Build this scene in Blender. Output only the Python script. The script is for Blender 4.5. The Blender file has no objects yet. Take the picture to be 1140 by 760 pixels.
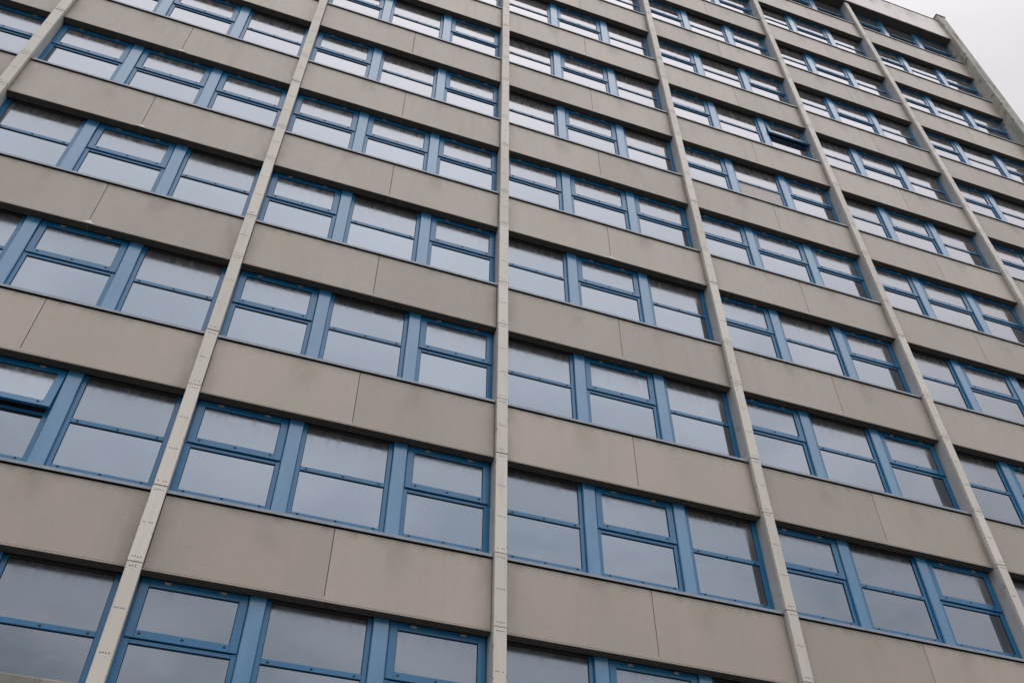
import bpy, bmesh, math, random
from mathutils import Matrix, Vector
random.seed(11)
R = math.radians
sc = bpy.context.scene
col = sc.collection

# ------------------------------------------------------------------ measurements (metres)
H = 3.4                      # storey height
Z0 = 9.108                   # underside datum of the lowest spandrel in view
WJ = 5.398                   # spacing of the cladding joints
PX = [-18.95, -13.528, -8.066, -2.712, 2.642, 7.999, 13.385, 19.065]   # pier axes
PH = 0.105                   # half a pier
BAYS = range(7)              # bay i lies between PX[i] and PX[i+1]
TOP_F = 10                   # parapet storey
FY = 0.20                    # face of the window frames behind the cladding face (y = 0)
GY = 0.228                   # face of the glass
CAM = Vector((-6.8284, -12.4884, 1.600))
RW = [(0.94449316, -0.32853104, -0.00017295), (0.23805126, 0.68473565, -0.68881688), (0.22641615, 0.65054166, 0.72493536)]
FPX = 1054.975

def project(x, y, z):
    d = Vector((x, y, z)) - CAM
    q = [d.dot(Vector(r)) for r in RW]
    return 570 + FPX*q[0]/q[2], 380 + FPX*q[1]/q[2]

def in_frame(x0, x1, y, z0, z1):
    for i in range(13):
        for j in range(7):
            u, v = project(x0+(x1-x0)*i/12, y, z0+(z1-z0)*j/6)
            if 2 < u < 1138 and 2 < v < 758: return True
    return False

# ------------------------------------------------------------------ mesh helpers
class MB:
    def __init__(s): s.bm = bmesh.new()
    def box(s, x0, x1, y0, y1, z0, z1, mi=0, bev=0.0):
        P = [(x0,y0,z0),(x1,y0,z0),(x1,y1,z0),(x0,y1,z0),(x0,y0,z1),(x1,y0,z1),(x1,y1,z1),(x0,y1,z1)]
        v = [s.bm.verts.new(p) for p in P]
        fs = [s.bm.faces.new([v[i] for i in q]) for q in ((0,3,2,1),(4,5,6,7),(0,1,5,4),(1,2,6,5),(2,3,7,6),(3,0,4,7))]
        for f in fs: f.material_index = mi
        if bev > 0:
            es = list({e for f in fs for e in f.edges})
            r = bmesh.ops.bevel(s.bm, geom=es, offset=bev, segments=1, affect='EDGES', clamp_overlap=True)
            for f in r['faces']: f.material_index = mi
        return v
    def poly(s, pts, mi=0):
        f = s.bm.faces.new([s.bm.verts.new(p) for p in pts]); f.material_index = mi
    def prism_x(s, prof, x0, x1, mi=0):          # prof: (y, z) loop, swept along x
        a = [s.bm.verts.new((x0, y, z)) for y, z in prof]; b = [s.bm.verts.new((x1, y, z)) for y, z in prof]
        n = len(prof)
        fs = [s.bm.faces.new([a[i], a[(i+1) % n], b[(i+1) % n], b[i]]) for i in range(n)]
        fs += [s.bm.faces.new(a[::-1]), s.bm.faces.new(b)]
        for f in fs: f.material_index = mi
    def disc(s, x, y, z, rx, rz, depth, mi=0, n=8):   # a little flat-faced plug, facing -y
        a = [(x+rx*math.cos(2*math.pi*i/n), z+rz*math.sin(2*math.pi*i/n)) for i in range(n)]
        v0 = [s.bm.verts.new((p, y-depth, q)) for p, q in a]; v1 = [s.bm.verts.new((p, y, q)) for p, q in a]
        f = s.bm.faces.new(v0); f.material_index = mi
        for i in range(n):
            f = s.bm.faces.new([v0[i], v1[i], v1[(i+1) % n], v0[(i+1) % n]]); f.material_index = mi
    def mesh(s, name, mats):
        bmesh.ops.recalc_face_normals(s.bm, faces=s.bm.faces)
        me = bpy.data.meshes.new(name); s.bm.to_mesh(me); s.bm.free()
        for m in (mats if isinstance(mats, (list, tuple)) else [mats]): me.materials.append(m)
        return me

def put(name, me, parent=None, loc=(0, 0, 0), rot=(0, 0, 0)):
    o = bpy.data.objects.new(name, me); col.objects.link(o)
    o.location = loc; o.rotation_euler = rot
    if parent: o.parent = parent
    return o

# ------------------------------------------------------------------ node helpers
class NT:
    def __init__(s, name):
        s.m = bpy.data.materials.new(name); s.m.use_nodes = True
        s.t = s.m.node_tree; s.t.nodes.clear(); s.out = s.n('OutputMaterial')
    def n(s, kind, **kw):
        nd = s.t.nodes.new('ShaderNode'+kind)
        for k, v in kw.items(): setattr(nd, k, v)
        return nd
    def lk(s, a, b): s.t.links.new(a, b)
    def setin(s, sock, v):
        if hasattr(v, 'is_linked') or isinstance(v, bpy.types.NodeSocket): s.lk(v, sock)
        elif v is not None: sock.default_value = v
    def math(s, op, a, b=None, c=None, clamp=False):
        nd = s.n('Math', operation=op); nd.use_clamp = clamp
        for i, v in enumerate((a, b, c)):
            if v is not None: s.setin(nd.inputs[i], v)
        return nd.outputs[0]
    def ramp(s, v, a, b, c=0.0, d=1.0, smooth=True):
        nd = s.n('MapRange', interpolation_type='SMOOTHSTEP' if smooth else 'LINEAR')
        for i, q in enumerate((v, a, b, c, d)): s.setin(nd.inputs[i], q)
        return nd.outputs[0]
    def mix(s, f, a, b, mode='MIX'):
        nd = s.n('Mix', data_type='RGBA', blend_type=mode)
        s.setin(nd.inputs[0], f)
        for i, v in ((6, a), (7, b)):
            if isinstance(v, tuple) and len(v) == 3: v = (*v, 1)
            s.setin(nd.inputs[i], v)
        return nd.outputs[2]
    def vec(s, v, scale=(1, 1, 1), off=None):
        nd = s.n('Mapping'); s.lk(v, nd.inputs[0]); nd.inputs[3].default_value = scale
        if off is not None: s.setin(nd.inputs[1], off)
        return nd.outputs[0]
    def noise(s, v, scale, detail=4, rough=.55, dist=0.0):
        nd = s.n('TexNoise'); s.lk(v, nd.inputs['Vector'])
        nd.inputs['Scale'].default_value = scale; nd.inputs['Detail'].default_value = detail
        nd.inputs['Roughness'].default_value = rough; nd.inputs['Distortion'].default_value = dist
        return nd.outputs[0]
    def bump(s, h, strength, dist):
        nd = s.n('Bump'); nd.inputs['Strength'].default_value = strength; nd.inputs['Distance'].default_value = dist
        s.lk(h, nd.inputs['Height']); return nd.outputs[0]
    def principled(s, colr, rough, normal=None, spec=.5, metal=0.0, coat=0.0):
        p = s.n('BsdfPrincipled')
        if isinstance(colr, tuple): colr = (*colr, 1)
        s.setin(p.inputs['Base Color'], colr); s.setin(p.inputs['Roughness'], rough)
        s.setin(p.inputs['Specular IOR Level'], spec); p.inputs['Metallic'].default_value = metal
        p.inputs['Coat Weight'].default_value = coat; p.inputs['Coat Roughness'].default_value = .12
        if normal is not None: s.lk(normal, p.inputs['Normal'])
        s.lk(p.outputs[0], s.out.inputs[0]); return p
    @property
    def pos(s): return s.n('NewGeometry').outputs['Position']
    @property
    def obj(s): return s.n('TexCoord').outputs['Object']
    @property
    def rnd(s): return s.n('ObjectInfo').outputs['Random']

def xyz(t, v):
    nd = t.n('SeparateXYZ'); t.lk(v, nd.inputs[0]); return nd.outputs

def make_panel(name, a, b, dirt, amount=1.0):
    """painted cement cladding: cloudy colour, rain streaks, drips under the mullions, scattered fixings"""
    t = NT(name); pos = t.pos; ob = t.obj
    o = xyz(t, ob); w = xyz(t, pos)
    big = t.noise(t.vec(pos, (1, 1, .6)), .55, 3, .5)
    c = t.mix(t.ramp(big, .35, .65), a, b)
    fine = t.noise(pos, 9, 5, .6)
    c = t.mix(t.math('MULTIPLY', t.ramp(fine, .3, .8), .16), c, tuple(x*.78 for x in a))
    high = t.ramp(w[2], 14, 40, .3, 1.3, False)
    st = t.noise(t.vec(pos, (1.9, 1, .22)), 1.5, 5, .62, .6)
    st2 = t.noise(t.vec(pos, (14, 1, .3)), 1.3, 3, .6)
    streak = t.math('MULTIPLY', t.math('MULTIPLY', t.ramp(st, .48, .76), high), .34*amount)
    c = t.mix(streak, c, dirt)
    c = t.mix(t.math('MULTIPLY', t.math('MULTIPLY', t.ramp(st2, .52, .8), high), .25*amount), c, tuple(x*1.25 for x in a))
    # run-off marks below the two mullions of the window above
    ax = t.math('ABSOLUTE', o[0])
    wob = t.math('MULTIPLY', t.math('SUBTRACT', t.noise(t.vec(pos, (1, 1, .7)), 2.3, 3), .5), .55)
    dx = t.math('ABSOLUTE', t.math('ADD', t.math('SUBTRACT', ax, 1.0), wob))
    run = t.math('MULTIPLY', t.ramp(dx, .04, .34, 1, 0), t.ramp(o[2], .25, 1.16, 0, 1))
    run = t.math('MULTIPLY', run, t.ramp(t.noise(pos, 1.1, 2), .34, .62))
    c = t.mix(t.math('MULTIPLY', t.math('MULTIPLY', run, t.ramp(w[2], 10, 36, .8, 1.5, False)), .45*amount), c, tuple(x*.8 for x in dirt))
    # grime and painted contact shade beside the pier; grime along the top
    edge_grime_shade = t.math('MULTIPLY', t.ramp(ax, 2.2, 2.6), t.ramp(t.noise(t.vec(pos, (1, 1, .4)), 3.1, 4), .3, .7))
    c = t.mix(t.math('MULTIPLY', edge_grime_shade, .6), c, dirt)
    top = t.math('MULTIPLY', t.ramp(o[2], 1.0, 1.17), t.ramp(t.noise(t.vec(pos, (2, 1, .3)), 2.2, 4), .42, .7))
    c = t.mix(t.math('MULTIPLY', top, .55), c, dirt)
    # specks
    vo = t.n('TexVoronoi', feature='F1'); t.lk(t.vec(pos, (1, .01, 1)), vo.inputs['Vector']); vo.inputs['Scale'].default_value = 1.9
    sel = xyz(t, vo.outputs['Color'])[0]
    speck = t.math('MULTIPLY', t.ramp(vo.outputs['Distance'], .018, .034, 1, 0), t.math('GREATER_THAN', sel, .42))
    c = t.mix(t.math('MULTIPLY', speck, .5), c, tuple(x*.45 for x in dirt))
    k = t.math('ADD', t.math('MULTIPLY', t.rnd, .20), .90)
    cc = t.n('CombineXYZ')
    for i in range(3): t.lk(k, cc.inputs[i])
    c = t.mix(1.0, c, cc.outputs[0], 'MULTIPLY')
    h = t.math('ADD', t.math('MULTIPLY', t.noise(pos, .9, 2), 1.0), t.math('MULTIPLY', fine, .05))
    t.principled(c, t.ramp(fine, .2, .8, .38, .52), t.bump(h, .2, .02), .6)
    return t.m

def make_concrete(name, a, b, dirt, amount=.6):
    t = NT(name); pos = t.pos
    n1 = t.noise(t.vec(pos, (1, 1, .5)), 1.3, 6, .62); n2 = t.noise(pos, 14, 5, .65); n3 = t.noise(t.vec(pos, (4, 4, .35)), 1.2, 5, .6)
    c = t.mix(t.ramp(n1, .3, .7), a, b)
    c = t.mix(t.math('MULTIPLY', t.ramp(n3, .48, .78), amount), c, dirt)
    c = t.mix(t.math('MULTIPLY', t.ramp(n2, .5, .8), .35), c, tuple(x*.7 for x in a))
    blot = t.noise(pos, 3.1, 3, .5)
    c = t.mix(t.math('MULTIPLY', t.ramp(blot, .55, .68), amount*.8), c, tuple(x*.6 for x in dirt))
    t.principled(c, .8, t.bump(n2, .35, .012), .3)
    return t.m

def make_cover():
    """cream pier cladding: each length its own shade, chipped dark edges"""
    t = NT('cream_pier_cladding'); pos = t.pos; o = xyz(t, t.obj)
    isl = t.n('NewGeometry').outputs['Random Per Island']
    c = t.mix(isl, (.62, .59, .52), (.74, .705, .635))
    n = t.noise(t.vec(pos, (5, 5, .5)), 1.5, 5, .6)
    c = t.mix(t.math('MULTIPLY', t.ramp(n, .48, .8), .4), c, (.40, .38, .33))
    ax = t.math('ABSOLUTE', o[0])
    chip = t.math('MULTIPLY', t.ramp(ax, .093, .099), t.math('GREATER_THAN', t.noise(pos, 9, 5, .7), .625))
    c = t.mix(t.math('MULTIPLY', chip, .85), c, (.05, .045, .04))
    gr = t.noise(pos, 30, 4, .6)
    c = t.mix(t.math('MULTIPLY', t.ramp(gr, .5, .8), .15), c, (.38, .36, .31))
    t.principled(c, .55, t.bump(gr, .2, .004), .4)
    return t.m

def make_blue(name, base, fade, amt, rough, spec, coat):
    t = NT(name); pos = t.pos
    n = t.noise(t.vec(pos, (2, 2, .6)), 1.7, 4, .55); f = t.noise(pos, 22, 4, .6)
    k = t.math('ADD', t.math('MULTIPLY', t.ramp(n, .3, .7), amt), t.math('MULTIPLY', t.ramp(f, .4, .8), amt*.25))
    c = t.mix(t.math('MINIMUM', k, 1.0), base, fade)
    t.principled(c, t.ramp(n, .25, .75, rough, rough+.14), t.bump(f, .03, .003), spec, 0, coat)
    return t.m

def make_flat(name, colr, rough=.6, metal=0.0, spec=.4):
    t = NT(name); n = t.noise(t.pos, 8, 4, .6)
    c = t.mix(t.ramp(n, .3, .7), tuple(x*.85 for x in colr), tuple(min(1, x*1.12) for x in colr))
    t.principled(c, rough, None, spec, metal); return t.m

def make_glass(name, upper, inner=(.018, .018, .022)):
    """coated double glazing: dark behind, sky in front, dust and dried rain on the sheltered upper lights"""
    t = NT(name); pos = t.pos; o = xyz(t, t.obj)
    off = t.n('CombineXYZ'); t.lk(t.math('MULTIPLY', t.rnd, 40), off.inputs[0]); t.lk(t.math('MULTIPLY', t.rnd, 23), off.inputs[1])
    warp = t.noise(t.vec(t.obj, (1, 1, 1), off.outputs[0]), .9, 1, .4)
    nb = t.bump(warp, .15, .03)
    tl = t.n('CombineXYZ'); r2 = t.math('FRACT', t.math('MULTIPLY', t.rnd, 57.3))
    t.lk(t.math('MULTIPLY', t.math('SUBTRACT', t.rnd, .5), .03), tl.inputs[0]); t.lk(t.math('MULTIPLY', t.math('SUBTRACT', r2, .5), .04), tl.inputs[2])
    va = t.n('VectorMath', operation='ADD'); t.lk(nb, va.inputs[0]); t.lk(tl.outputs[0], va.inputs[1])
    vn = t.n('VectorMath', operation='NORMALIZE'); t.lk(va.outputs[0], vn.inputs[0]); nrm = vn.outputs[0]
    streak = t.noise(t.vec(pos, (5, 1, 1.3)), 2.2, 4, .6); mott = t.noise(pos, 17, 3, .6)
    if upper:
        band = t.ramp(o[2], 2.5, 3.2, .12, 1)
        d = t.math('MULTIPLY', band, t.math('ADD', t.math('MULTIPLY', t.ramp(streak, .2, .9), .14), t.math('MULTIPLY', t.ramp(mott, .2, .9), .06)))
        d = t.math('MULTIPLY', d, t.ramp(r2, 0, 1, .6, 1.7, False)); d = t.math('ADD', d, .085)
        rough = t.math('MULTIPLY', band, t.ramp(streak, .3, .8, .16, .30))
    else:
        foot = t.ramp(o[2], 1.46, 1.62, 1, 0)
        d = t.math('ADD', t.math('MULTIPLY', foot, t.math('MULTIPLY', t.ramp(mott, .4, .7), .14)), t.math('MULTIPLY', t.ramp(streak, .5, .8), .05))
        d = t.math('ADD', d, .02)
        rough = .012
    back = t.n('BsdfDiffuse'); back.inputs[0].default_value = (*inner, 1)
    lw = t.n('LayerWeight'); lw.inputs[0].default_value = .5; t.lk(nrm, lw.inputs[1])
    graze = t.math('POWER', lw.outputs['Facing'], 2.6)
    g = t.n('BsdfGlossy'); t.lk(t.mix(t.ramp(graze, .02, .30), (.725, .86, 1.0), (.94, .955, 1.0)), g.inputs['Color']); t.setin(g.inputs['Roughness'], rough)
    t.lk(nrm, g.inputs['Normal'])
    fr = t.n('Fresnel'); fr.inputs[0].default_value = GLASS_IOR; t.lk(nrm, fr.inputs[1])
    m1 = t.n('MixShader'); t.lk(t.math('ADD', fr.outputs[0], t.math('MULTIPLY', graze, .24), clamp=True), m1.inputs[0]); t.lk(back.outputs[0], m1.inputs[1]); t.lk(g.outputs[0], m1.inputs[2])
    dust = t.n('BsdfDiffuse'); dust.inputs[0].default_value = (.42, .41, .40, 1)
    m2 = t.n('MixShader'); t.lk(d, m2.inputs[0]); t.lk(m1.outputs[0], m2.inputs[1]); t.lk(dust.outputs[0], m2.inputs[2])
    t.lk(m2.outputs[0], t.out.inputs[0]); return t.m

GLASS_IOR = 2.7
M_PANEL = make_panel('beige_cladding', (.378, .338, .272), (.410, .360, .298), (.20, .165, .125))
M_PARA = make_panel('lightened_parapet_cladding', (.62, .585, .54), (.65, .60, .57), (.22, .19, .155), .8)  # base colour lightened to carry the grazing light on the parapet
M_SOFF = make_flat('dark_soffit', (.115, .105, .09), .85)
M_DARK = make_flat('dark_recess', (.07, .06, .062), .9)
M_CONC = make_concrete('grey_pier_concrete', (.44, .447, .445), (.52, .527, .525), (.30, .305, .28), .35)
M_CORN = make_concrete('weathered_corner_concrete', (.42, .405, .36), (.51, .49, .445), (.20, .195, .14), .9)
M_ROUGH = make_concrete('rough_canopy_concrete', (.22, .21, .18), (.36, .34, .29), (.10, .10, .07), .8)
M_COVER = make_cover()
M_BLUE = make_blue('blue_frame_paint', (.004, .127, .28), (.013, .168, .345), .55, .25, .5, .1)
M_MULL = make_blue('faded_blue_mullion_paint', (.022, .172, .345), (.075, .245, .42), .7, .2, .7, .35)
M_SILL = make_flat('grey_blue_sill_metal', (.24, .29, .335), .36, 0, .6)
M_BLACK = make_flat('black_gasket', (.012, .012, .014), .7)
M_HINGE = make_flat('grey_hinge_metal', (.34, .33, .33), .5)
M_GLU = make_glass('upper_glass', True)
M_GLL = make_glass('lower_glass', False)
M_GLB = make_flat('beige_infill_board', (.42, .385, .36), .4)
M_ROOF = make_flat('grey_roofing', (.20, .20, .20), .9)

# ------------------------------------------------------------------ ground
def make_ground():
    t = NT('paving_and_asphalt'); pos = t.pos
    n1 = t.noise(pos, .25, 5, .6); n2 = t.noise(pos, 20, 4, .7)
    c = t.mix(t.ramp(n1, .35, .65), (.05, .049, .047), (.075, .073, .07))
    c = t.mix(t.math('MULTIPLY', t.ramp(n2, .4, .7), .4), c, (.05, .05, .05))
    t.principled(c, .85, t.bump(n2, .4, .01)); return t.m
g = MB(); g.poly([(-700, -700, 0), (700, -700, 0), (700, 700, 0), (-700, 700, 0)])
go = put('ground', g.mesh('ground', make_ground())); go['kind'] = 'structure'
go['label'] = 'grey asphalt forecourt around the foot of the tower'; go['category'] = 'ground'

# ------------------------------------------------------------------ the tower
tower = bpy.data.objects.new('office_tower', None); col.objects.link(tower)
tower['label'] = 'tall beige office tower with rows of blue framed windows between cream piers'
tower['category'] = 'building'
ZTOP = Z0 + H*TOP_F - .10            # underside of the parapet
PARA_T = Z0 + 35.83                  # top of the parapet
CORNER_X0, CORNER_X1, CORNER_Y = 18.96, 19.42, -.33

w = MB()
w.box(-19.05, 19.40, .30, 13.6, 0, PARA_T-.35)
put('wall', w.mesh('wall', M_CORN), tower)
w = MB(); w.box(-19.0, 19.35, .34, 13.55, PARA_T-.346, PARA_T-.25, 0)
put('roof', w.mesh('roof', M_ROOF), tower)
w = MB(); w.box(-18.8, 18.94, .02, .296, 0, Z0-2.62, 0)
put('base_wall', w.mesh('base_wall', M_CONC), tower)
w = MB(); w.box(-19.2, 18.95, -.62, -.13, Z0-2.60, Z0-2.10, 0, .02)
put('canopy', w.mesh('canopy', M_ROUGH), tower)['label'] = 'stained rough concrete ledge below the windows'

# piers with their cream cladding
def pier(i):
    x = PX[i]; rr = random.Random(40+i)
    b = MB(); b.box(-PH+.004, PH-.004, -.075, .298, .0, ZTOP-.004, 0)
    p = put('pier', b.mesh('pier', M_CONC), tower, (x, 0, 0))
    c = MB()
    cuts = []
    for f in range(-2, TOP_F+1): cuts += [(f, -.07), (f, 1.25)]
    zs = [Z0+H*f+dz for f, dz in cuts]
    for k in range(len(zs)-1):
        z0, z1 = zs[k]+.007, zs[k+1]-.007
        z1 = min(z1, ZTOP-.008)
        if z1-z0 < .05: continue
        jx, jy = rr.uniform(-.0035, .0035), rr.uniform(-.004, .004)
        c.box(-PH+jx, PH+jx, -.125+jy, -.055, z0, z1, 0, .004)
        f, dz = cuts[k]
        rows = (.01, .584, 1.168) if dz < 0 else (1.33, 1.964, 2.609, 3.258)
        for r in rows:
            for q in range(4):
                if rr.random() < .1: continue
                c.disc(jx-.057+.038*q+rr.uniform(-.003, .003), -.1245+jy, Z0+H*f+r+rr.uniform(-.004, .004), .010, .010, .0025, 1, 6)
    put('cover', c.mesh('cover', [M_COVER, make_flat('dark_fixing', (.075, .062, .05), .7)]), p)
for i in range(7): pier(i)
b = MB(); b.box(CORNER_X0, CORNER_X1, CORNER_Y, .5, 0, Z0+36.2, 0, .012)
cp = put('pier', b.mesh('corner_pier', M_CORN), tower); cp['label'] = 'bare stained concrete corner pier rising past the parapet'
b = MB(); b.box(CORNER_X0-.03, CORNER_X1+.03, CORNER_Y-.03, .53, Z0+36.203, Z0+36.25, 0)
put('cap', b.mesh('cap', make_flat('dark_cap_metal', (.10, .10, .09), .6)), cp)

def bay(i):
    xl = PX[i]+PH; xr = PX[i+1]-PH if i < 6 else CORNER_X0
    return (xl+xr)/2, (xr-xl)/2

# per-bay meshes, shared by all storeys
def bay_meshes(i):
    cx, hw = bay(i); xj = (i-3)*WJ - cx; D = {}
    a, e = -hw, hw
    g = .006
    s = MB()
    s.box(a, e, .036, .296, -.070, 1.24, 1)                             # backing
    s.box(a, e, -.007, .296, -.102, -.078, 0, .003)                      # drip trim
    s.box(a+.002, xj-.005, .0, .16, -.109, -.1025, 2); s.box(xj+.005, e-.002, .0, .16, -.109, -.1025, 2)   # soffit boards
    s.box(a, e, .165, .199, -.118, -.1025, 3)
    s.box(xj-.0075, xj+.0075, .003, .034, -.07, -.003, 0)                # foot of the joint
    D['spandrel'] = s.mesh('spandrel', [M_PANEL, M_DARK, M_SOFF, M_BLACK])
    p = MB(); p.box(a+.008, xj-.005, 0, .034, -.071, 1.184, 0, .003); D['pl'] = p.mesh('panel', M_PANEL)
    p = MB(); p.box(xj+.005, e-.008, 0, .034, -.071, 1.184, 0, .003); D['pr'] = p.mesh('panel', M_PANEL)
    c = MB(); va = [c.bm.verts.new((xj+px, py, pz)) for py in (-.016, -.0085) for px, pz in ((-.105, -.092), (.115, -.097), (.02, .0))]
    for q in ((0, 1, 2), (5, 4, 3), (0, 3, 4, 1), (1, 4, 5, 2), (2, 5, 3, 0)): c.bm.faces.new([va[k] for k in q])
    D['clip'] = c.mesh('joint_clip', make_flat('white_joint_filler', (.72, .70, .65), .7))
    s = MB()
    s.prism_x([(-.035, 1.204), (-.03, 1.204), (-.03, 1.246), (.196, 1.352), (.196, 1.362), (-.035, 1.258)], a+.002, e-.002, 0)
    D['sill'] = s.mesh('sill', M_SILL)
    # light boundaries
    L = [(a, -1.035), (-.785, .785), (1.035, e)]
    G = [(a+.11, -1.11), (-.71, .71), (1.11, e-.11)]
    D['L'], D['G'] = L, G
    for kind in ('alt', 'all'):
        f = MB()
        ins = [(q % 2 == 1) == (i % 2 == 1) for q in range(3)] if kind == 'alt' else [True]*3
        D['ins', kind] = ins
        f.box(a, e, .262, .290, 1.30, 3.29, 2)  # dark sheet standing in for the unlit room behind the frames
        for q in range(3):
            (x0, x1), (g0, g1) = L[q], G[q]
            f.box(x0, g0, FY, .26, 1.37, 3.292, 0, .004); f.box(g1, x1, FY, .26, 1.37, 3.292, 0, .004)
            f.box(g0, g1, FY+.003, .26, 1.372, 1.485, 0, .004)                       # bottom rail
            f.box(g0, g1, FY+.003, .26, 2.315, 2.375 if ins[q] else 2.398, 0, .004) # transom
            f.box(g0, g1, FY+.003, .26, 3.268 if not ins[q] else 3.25, 3.29, 0 if ins[q] else 2, .004)  # head rail; on fixed lights coloured dark for the shade under the soffit
            m = .004                                                                  # black gaskets
            for z0, z1 in ((1.485, 2.315),) + (() if ins[q] else ((2.398, 3.268),)):
                f.box(g0, g1, GY-.006, GY+.004, z0, z0+.007, 1); f.box(g0, g1, GY-.010, GY+.004, z1-.012, z1, 1)
                f.box(g0, g0+.008, GY-.006, GY+.004, z0, z1, 1); f.box(g1-.008, g1, GY-.006, GY+.004, z0, z1, 1)
            for zz in (1.456,) + (() if ins[q] else (2.352,)):
                for u in (.07, .5, .93):
                    f.disc(g0+(g1-g0)*u, FY+.004, zz, .020, .011, .010, 1, 8)
        D['frame', kind] = f.mesh('window_frame', [M_BLUE, M_BLACK, M_DARK])
    for q in range(3):
        (x0, x1), (g0, g1) = L[q], G[q]
        p = MB(); p.box(g0, g1, GY, GY+.02, 1.475, 2.32, 0); D['plo', q] = p.mesh('pane', M_GLL)
        p = MB(); p.box(g0, g1, GY, GY+.02, 1.475, 2.32, 0); D['plb', q] = p.mesh('pane', M_GLB)
        p = MB(); p.box(g0, g1, GY, GY+.02, 2.39, 3.275, 0); D['pup', q] = p.mesh('pane', M_GLU)
        # sash: origin at its top hinge line (y = .19, z = 3.285), drawn in bay coordinates
        s0, s1 = x0+.012, x1-.012
        if q == 0: s0 = a+.03
        if q == 2: s1 = e-.03
        h0, h1 = s0+.12, s1-.12; OZ, OY = 3.285, .19
        s = MB(); yb = .236
        for bx in ((s0, h0, 2.385, 3.285), (h1, s1, 2.385, 3.285), (h0, h1, 2.385, 2.503), (h0, h1, 3.165, 3.285)):
            s.box(bx[0], bx[1], .176-OY, yb-OY, bx[2]-OZ, bx[3]-OZ, 0, .004)
        for z0, z1 in ((2.503, 2.511), (3.154, 3.165)): s.box(h0, h1, .198-OY, .212-OY, z0-OZ, z1-OZ, 1)
        for xx in (h0, h1-.008): s.box(xx, xx+.008, .198-OY, .212-OY, 2.503-OZ, 3.165-OZ, 1)
        s.box(s0+.012, s1-.012, yb-OY, yb-OY+.012, 2.395-OZ, 2.41-OZ, 1)
        for u in (.12, .5, .88): s.disc(s0+(s1-s0)*u, .177-OY, 2.452-OZ, .021, .012, .010, 1, 8)
        D['sash', q] = s.mesh('sash', [M_BLUE, M_BLACK])
        for u in (.24, .76):
            s = MB(); s.box(s0+(s1-s0)*u-.045, s0+(s1-s0)*u+.045, .160-OY, .1755-OY, 3.225-OZ, 3.268-OZ, 0, .005)
            D['hinge', q, u] = s.mesh('hinge', M_HINGE)
        p = MB(); p.box(h0, h1, .204-OY, .222-OY, 2.495-OZ, 3.172-OZ, 0)
        D['psa', q] = p.mesh('pane', M_GLS)
    mu = []
    for sx in (-1, 1):
        m = MB(); c0 = sx*.91
        m.box(c0-.122, c0+.122, .150, .258, 1.345, 3.293, 0, .010)
        m.box(c0-.112, c0-.106, .1475, .1495, 1.36, 3.285, 0); m.box(c0+.106, c0+.112, .1475, .1495, 1.36, 3.285, 0)
        mu.append(m.mesh('mullion', M_MULL))
    D['mull'] = mu
    return D

def make_sash_glass():
    global M_GLS
    # the same glass; its local z runs from the hinge line down
    M_GLS = make_glass_s()
def make_glass_s():
    m = M_GLU.copy(); m.name = 'sash_glass'
    for nd in m.node_tree.nodes:
        if nd.type == 'MAP_RANGE' and abs(nd.inputs[1].default_value-2.5) < 1e-4 and abs(nd.inputs[2].default_value-3.2) < 1e-4:
            nd.inputs[1].default_value = 2.5-3.285; nd.inputs[2].default_value = 3.2-3.285
    return m
make_sash_glass()
BM = [bay_meshes(i) for i in BAYS]

OPEN = {(1, 0, 1): 8.0, (4, 5, 2): 6.5}      # (bay, storey, light): degrees the top sash hangs open
CLIPS = {(1, 2), (1, 3), (1, 4), (3, 3)}
hidden_w, hidden_s = [], []

def add_window(i, f):
    D = BM[i]; cx, hw = bay(i); z = Z0+H*f
    kind = 'all' if f == 3 else 'alt'; ins = D['ins', kind]
    wn = put('window', D['frame', kind], tower, (cx, 0, z))
    op = [q for q in range(3) if (i, f, q) in OPEN]
    if op: wn['label'] = 'ribbon window with one top sash tilted open'
    for m in D['mull']: put('mullion', m, wn)
    put('sill', D['sill'], wn)
    for q in range(3):
        put('pane', D['plb' if (i, f, q) == (4, 4, 1) else 'plo', q], wn)
        if ins[q]:
            a = OPEN.get((i, f, q), random.uniform(0, .35))
            sa = put('sash', D['sash', q], wn, (0, .19, 3.285), (-R(a), 0, 0))
            # panes and hinges of a sash are siblings under the window (third level is the last)
            put('pane', D['psa', q], wn, (0, .19, 3.285), (-R(a), 0, 0))
            for u in (.24, .76): put('hinge', D['hinge', q, u], wn, (0, .19, 3.285), (-R(a), 0, 0))
            if a > 1: sa['label'] = 'blue top hung sash pushed open'
        else:
            put('pane', D['pup', q], wn)
    return wn

def merge(name, objs, label):
    """out of frame storeys: one mesh"""
    me = bpy.data.meshes.new(name); bm = bmesh.new(); mats = []
    for o in objs:
        tmp = o.data.copy(); tmp.transform(Matrix.LocRotScale(Vector(o['wl']), o.rotation_euler, None))
        n0 = len(bm.faces); bm.from_mesh(tmp); bm.faces.ensure_lookup_table()
        idx = []
        for m in o.data.materials:
            if m not in mats: mats.append(m)
            idx.append(mats.index(m))
        for k in range(n0, len(bm.faces)): bm.faces[k].material_index = idx[bm.faces[k].material_index]
        bpy.data.meshes.remove(tmp)
    bm.to_mesh(me); bm.free()
    for m in mats: me.materials.append(m)
    for o in objs: bpy.data.objects.remove(o)
    r = put(name, me, tower); r['kind'] = 'stuff'; r['label'] = label
    return r

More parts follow.
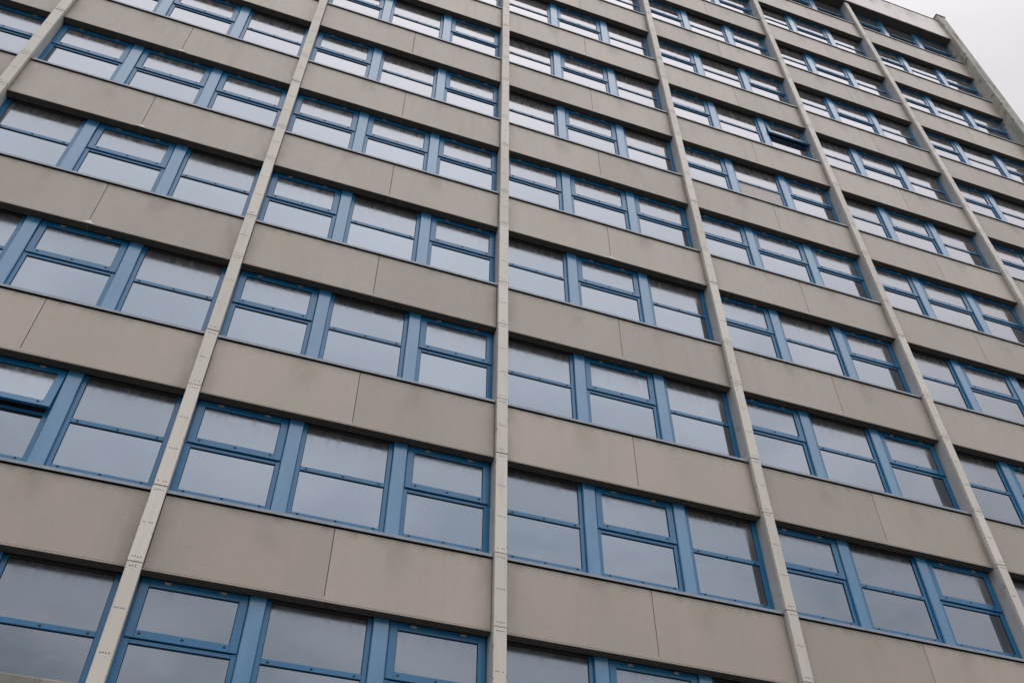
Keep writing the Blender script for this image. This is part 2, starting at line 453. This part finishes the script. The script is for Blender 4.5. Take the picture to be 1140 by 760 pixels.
for i in BAYS:
    cx, hw = bay(i); D = BM[i]
    for f in range(-1, TOP_F):
        z = Z0+H*f
        if f >= 0 or i > 0:
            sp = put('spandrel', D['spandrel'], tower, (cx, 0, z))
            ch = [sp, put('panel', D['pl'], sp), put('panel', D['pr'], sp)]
            if (i, f) in CLIPS: ch.append(put('joint_clip', D['clip'], sp))
            if not in_frame(cx-hw, cx+hw, 0, z-.1, z+1.2):
                for o in ch: o['wl'] = (cx, 0, z)
                hidden_s += ch
        else:
            continue
        wn = add_window(i, f)
        if not in_frame(cx-hw, cx+hw, .2, z+1.37, z+3.28):
            ch = [wn] + list(wn.children)
            for o in ch: o['wl'] = (cx+o.location[0], o.location[1], z+o.location[2]) if o is not wn else (cx, 0, z)
            hidden_w += ch
merge('spandrel_rows', hidden_s, 'beige spandrels of the storeys beyond the picture')
merge('window_rows', hidden_w, 'ribbon windows of the storeys beyond the picture')

# parapet: a deep band that stands proud of the piers
b = MB()
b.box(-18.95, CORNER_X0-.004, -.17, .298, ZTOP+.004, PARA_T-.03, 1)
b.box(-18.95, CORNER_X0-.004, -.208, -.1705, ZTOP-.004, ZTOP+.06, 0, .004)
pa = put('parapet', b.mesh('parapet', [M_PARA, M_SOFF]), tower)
for i in BAYS:
    cx, hw = bay(i); xj = (i-3)*WJ-cx
    lo = (PX[i]-cx+.006, xj-.007); hi = (xj+.007, (PX[i+1]-cx-.006) if i < 6 else hw-.008)
    for x0, x1 in (lo, hi):
        p = MB(); p.box(x0, x1, -.20, -.1715, .062, PARA_T-ZTOP-.035, 0, .004)
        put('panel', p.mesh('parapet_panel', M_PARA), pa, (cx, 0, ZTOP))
b = MB(); b.box(-18.97, CORNER_X0-.006, -.225, .30, PARA_T-.028, PARA_T, 0, .005)
put('coping', b.mesh('coping', make_flat('grey_coping_metal', (.22, .21, .20), .5)), pa)

# ------------------------------------------------------------------ camera
cam = bpy.data.cameras.new('camera'); co = bpy.data.objects.new('camera', cam); col.objects.link(co)
cam.sensor_width = 36; cam.sensor_fit = 'HORIZONTAL'; cam.lens = 36*FPX/1140; cam.clip_end = 3000; cam.clip_start = .1
r, d, fw = (Vector(q) for q in RW)
co.matrix_world = Matrix(((r[0], -d[0], -fw[0], CAM[0]), (r[1], -d[1], -fw[1], CAM[1]), (r[2], -d[2], -fw[2], CAM[2]), (0, 0, 0, 1)))
sc.camera = co

# ------------------------------------------------------------------ overcast daylight
SUN_EL, SUN_AZ = 62, 8          # azimuth: degrees to the right of straight out from the facade (-y)
sd = Vector((math.sin(R(SUN_AZ))*math.cos(R(SUN_EL)), -math.cos(R(SUN_AZ))*math.cos(R(SUN_EL)), math.sin(R(SUN_EL))))
wd = bpy.data.worlds.new('World'); sc.world = wd; wd.use_nodes = True
t = NT.__new__(NT); t.t = wd.node_tree; t.t.nodes.clear()
out = t.n('OutputWorld'); bg = t.n('Background')
sky = t.n('TexSky', sky_type='NISHITA'); sky.sun_disc = False
sky.sun_elevation = R(SUN_EL); sky.sun_rotation = math.atan2(sd.x, sd.y); sky.dust_density = 3
gen = t.n('TexCoord').outputs['Generated']
s = xyz(t, gen)
dot = t.n('VectorMath', operation='DOT_PRODUCT'); t.lk(gen, dot.inputs[0]); dot.inputs[1].default_value = sd
glow = t.ramp(dot.outputs['Value'], .62, 1.0, 0, 1)
up = t.math('POWER', t.math('MAXIMUM', s[2], 0.0), 1.5)
zc = t.math('MAXIMUM', s[2], .12)
cu = t.n('CombineXYZ'); t.lk(t.math('DIVIDE', s[0], zc), cu.inputs[0]); t.lk(t.math('DIVIDE', s[1], zc), cu.inputs[1])
cl = t.noise(cu.outputs[0], 2.6, 6, .55, .5)
cl2 = t.noise(cu.outputs[0], .35, 3, .5)
lum = t.math('ADD', t.math('MULTIPLY', up, 4.4), 3.2)
lum = t.math('MULTIPLY', lum, t.math('ADD', t.math('MULTIPLY', glow, 1.35), 1.0))      # the cloud is thinnest towards the sun
low = t.ramp(s[2], .35, .95, 1.0, .12)
cloud = t.math('MULTIPLY', t.math('ADD', t.math('MULTIPLY', t.math('SUBTRACT', t.ramp(cl, .3, .7), .5), .46), t.math('MULTIPLY', t.math('SUBTRACT', t.ramp(cl2, .3, .7), .5), .30)), low)
lum = t.math('MULTIPLY', lum, t.math('ADD', cloud, 1.0))
tint = t.mix(t.ramp(cl, .3, .7), (.945, .965, 1.04), (1.03, .965, 1.0))
tint = t.mix(t.ramp(s[2], .5, .85), tint, (1.02, .98, 1.005))
lc = t.n('CombineXYZ')
for k in range(3): t.lk(lum, lc.inputs[k])
grey = t.mix(1.0, tint, lc.outputs[0], 'MULTIPLY')
t.lk(t.mix(.92, sky.outputs[0], grey), bg.inputs[0]); bg.inputs[1].default_value = .138
t.lk(bg.outputs[0], out.inputs[0])
sl = bpy.data.lights.new('sun', 'SUN'); sl.energy = .5; sl.angle = R(165); sl.color = (1, .96, .91)
so = bpy.data.objects.new('sun', sl); col.objects.link(so); so.rotation_euler = sd.to_track_quat('Z', 'Y').to_euler()
so.location = (0, -60, 80)

sc.view_settings.view_transform = 'Standard'; sc.view_settings.look = 'None'
sc.view_settings.exposure = 0; sc.view_settings.gamma = 1
sc.cycles.max_bounces = 6; sc.cycles.use_denoising = True
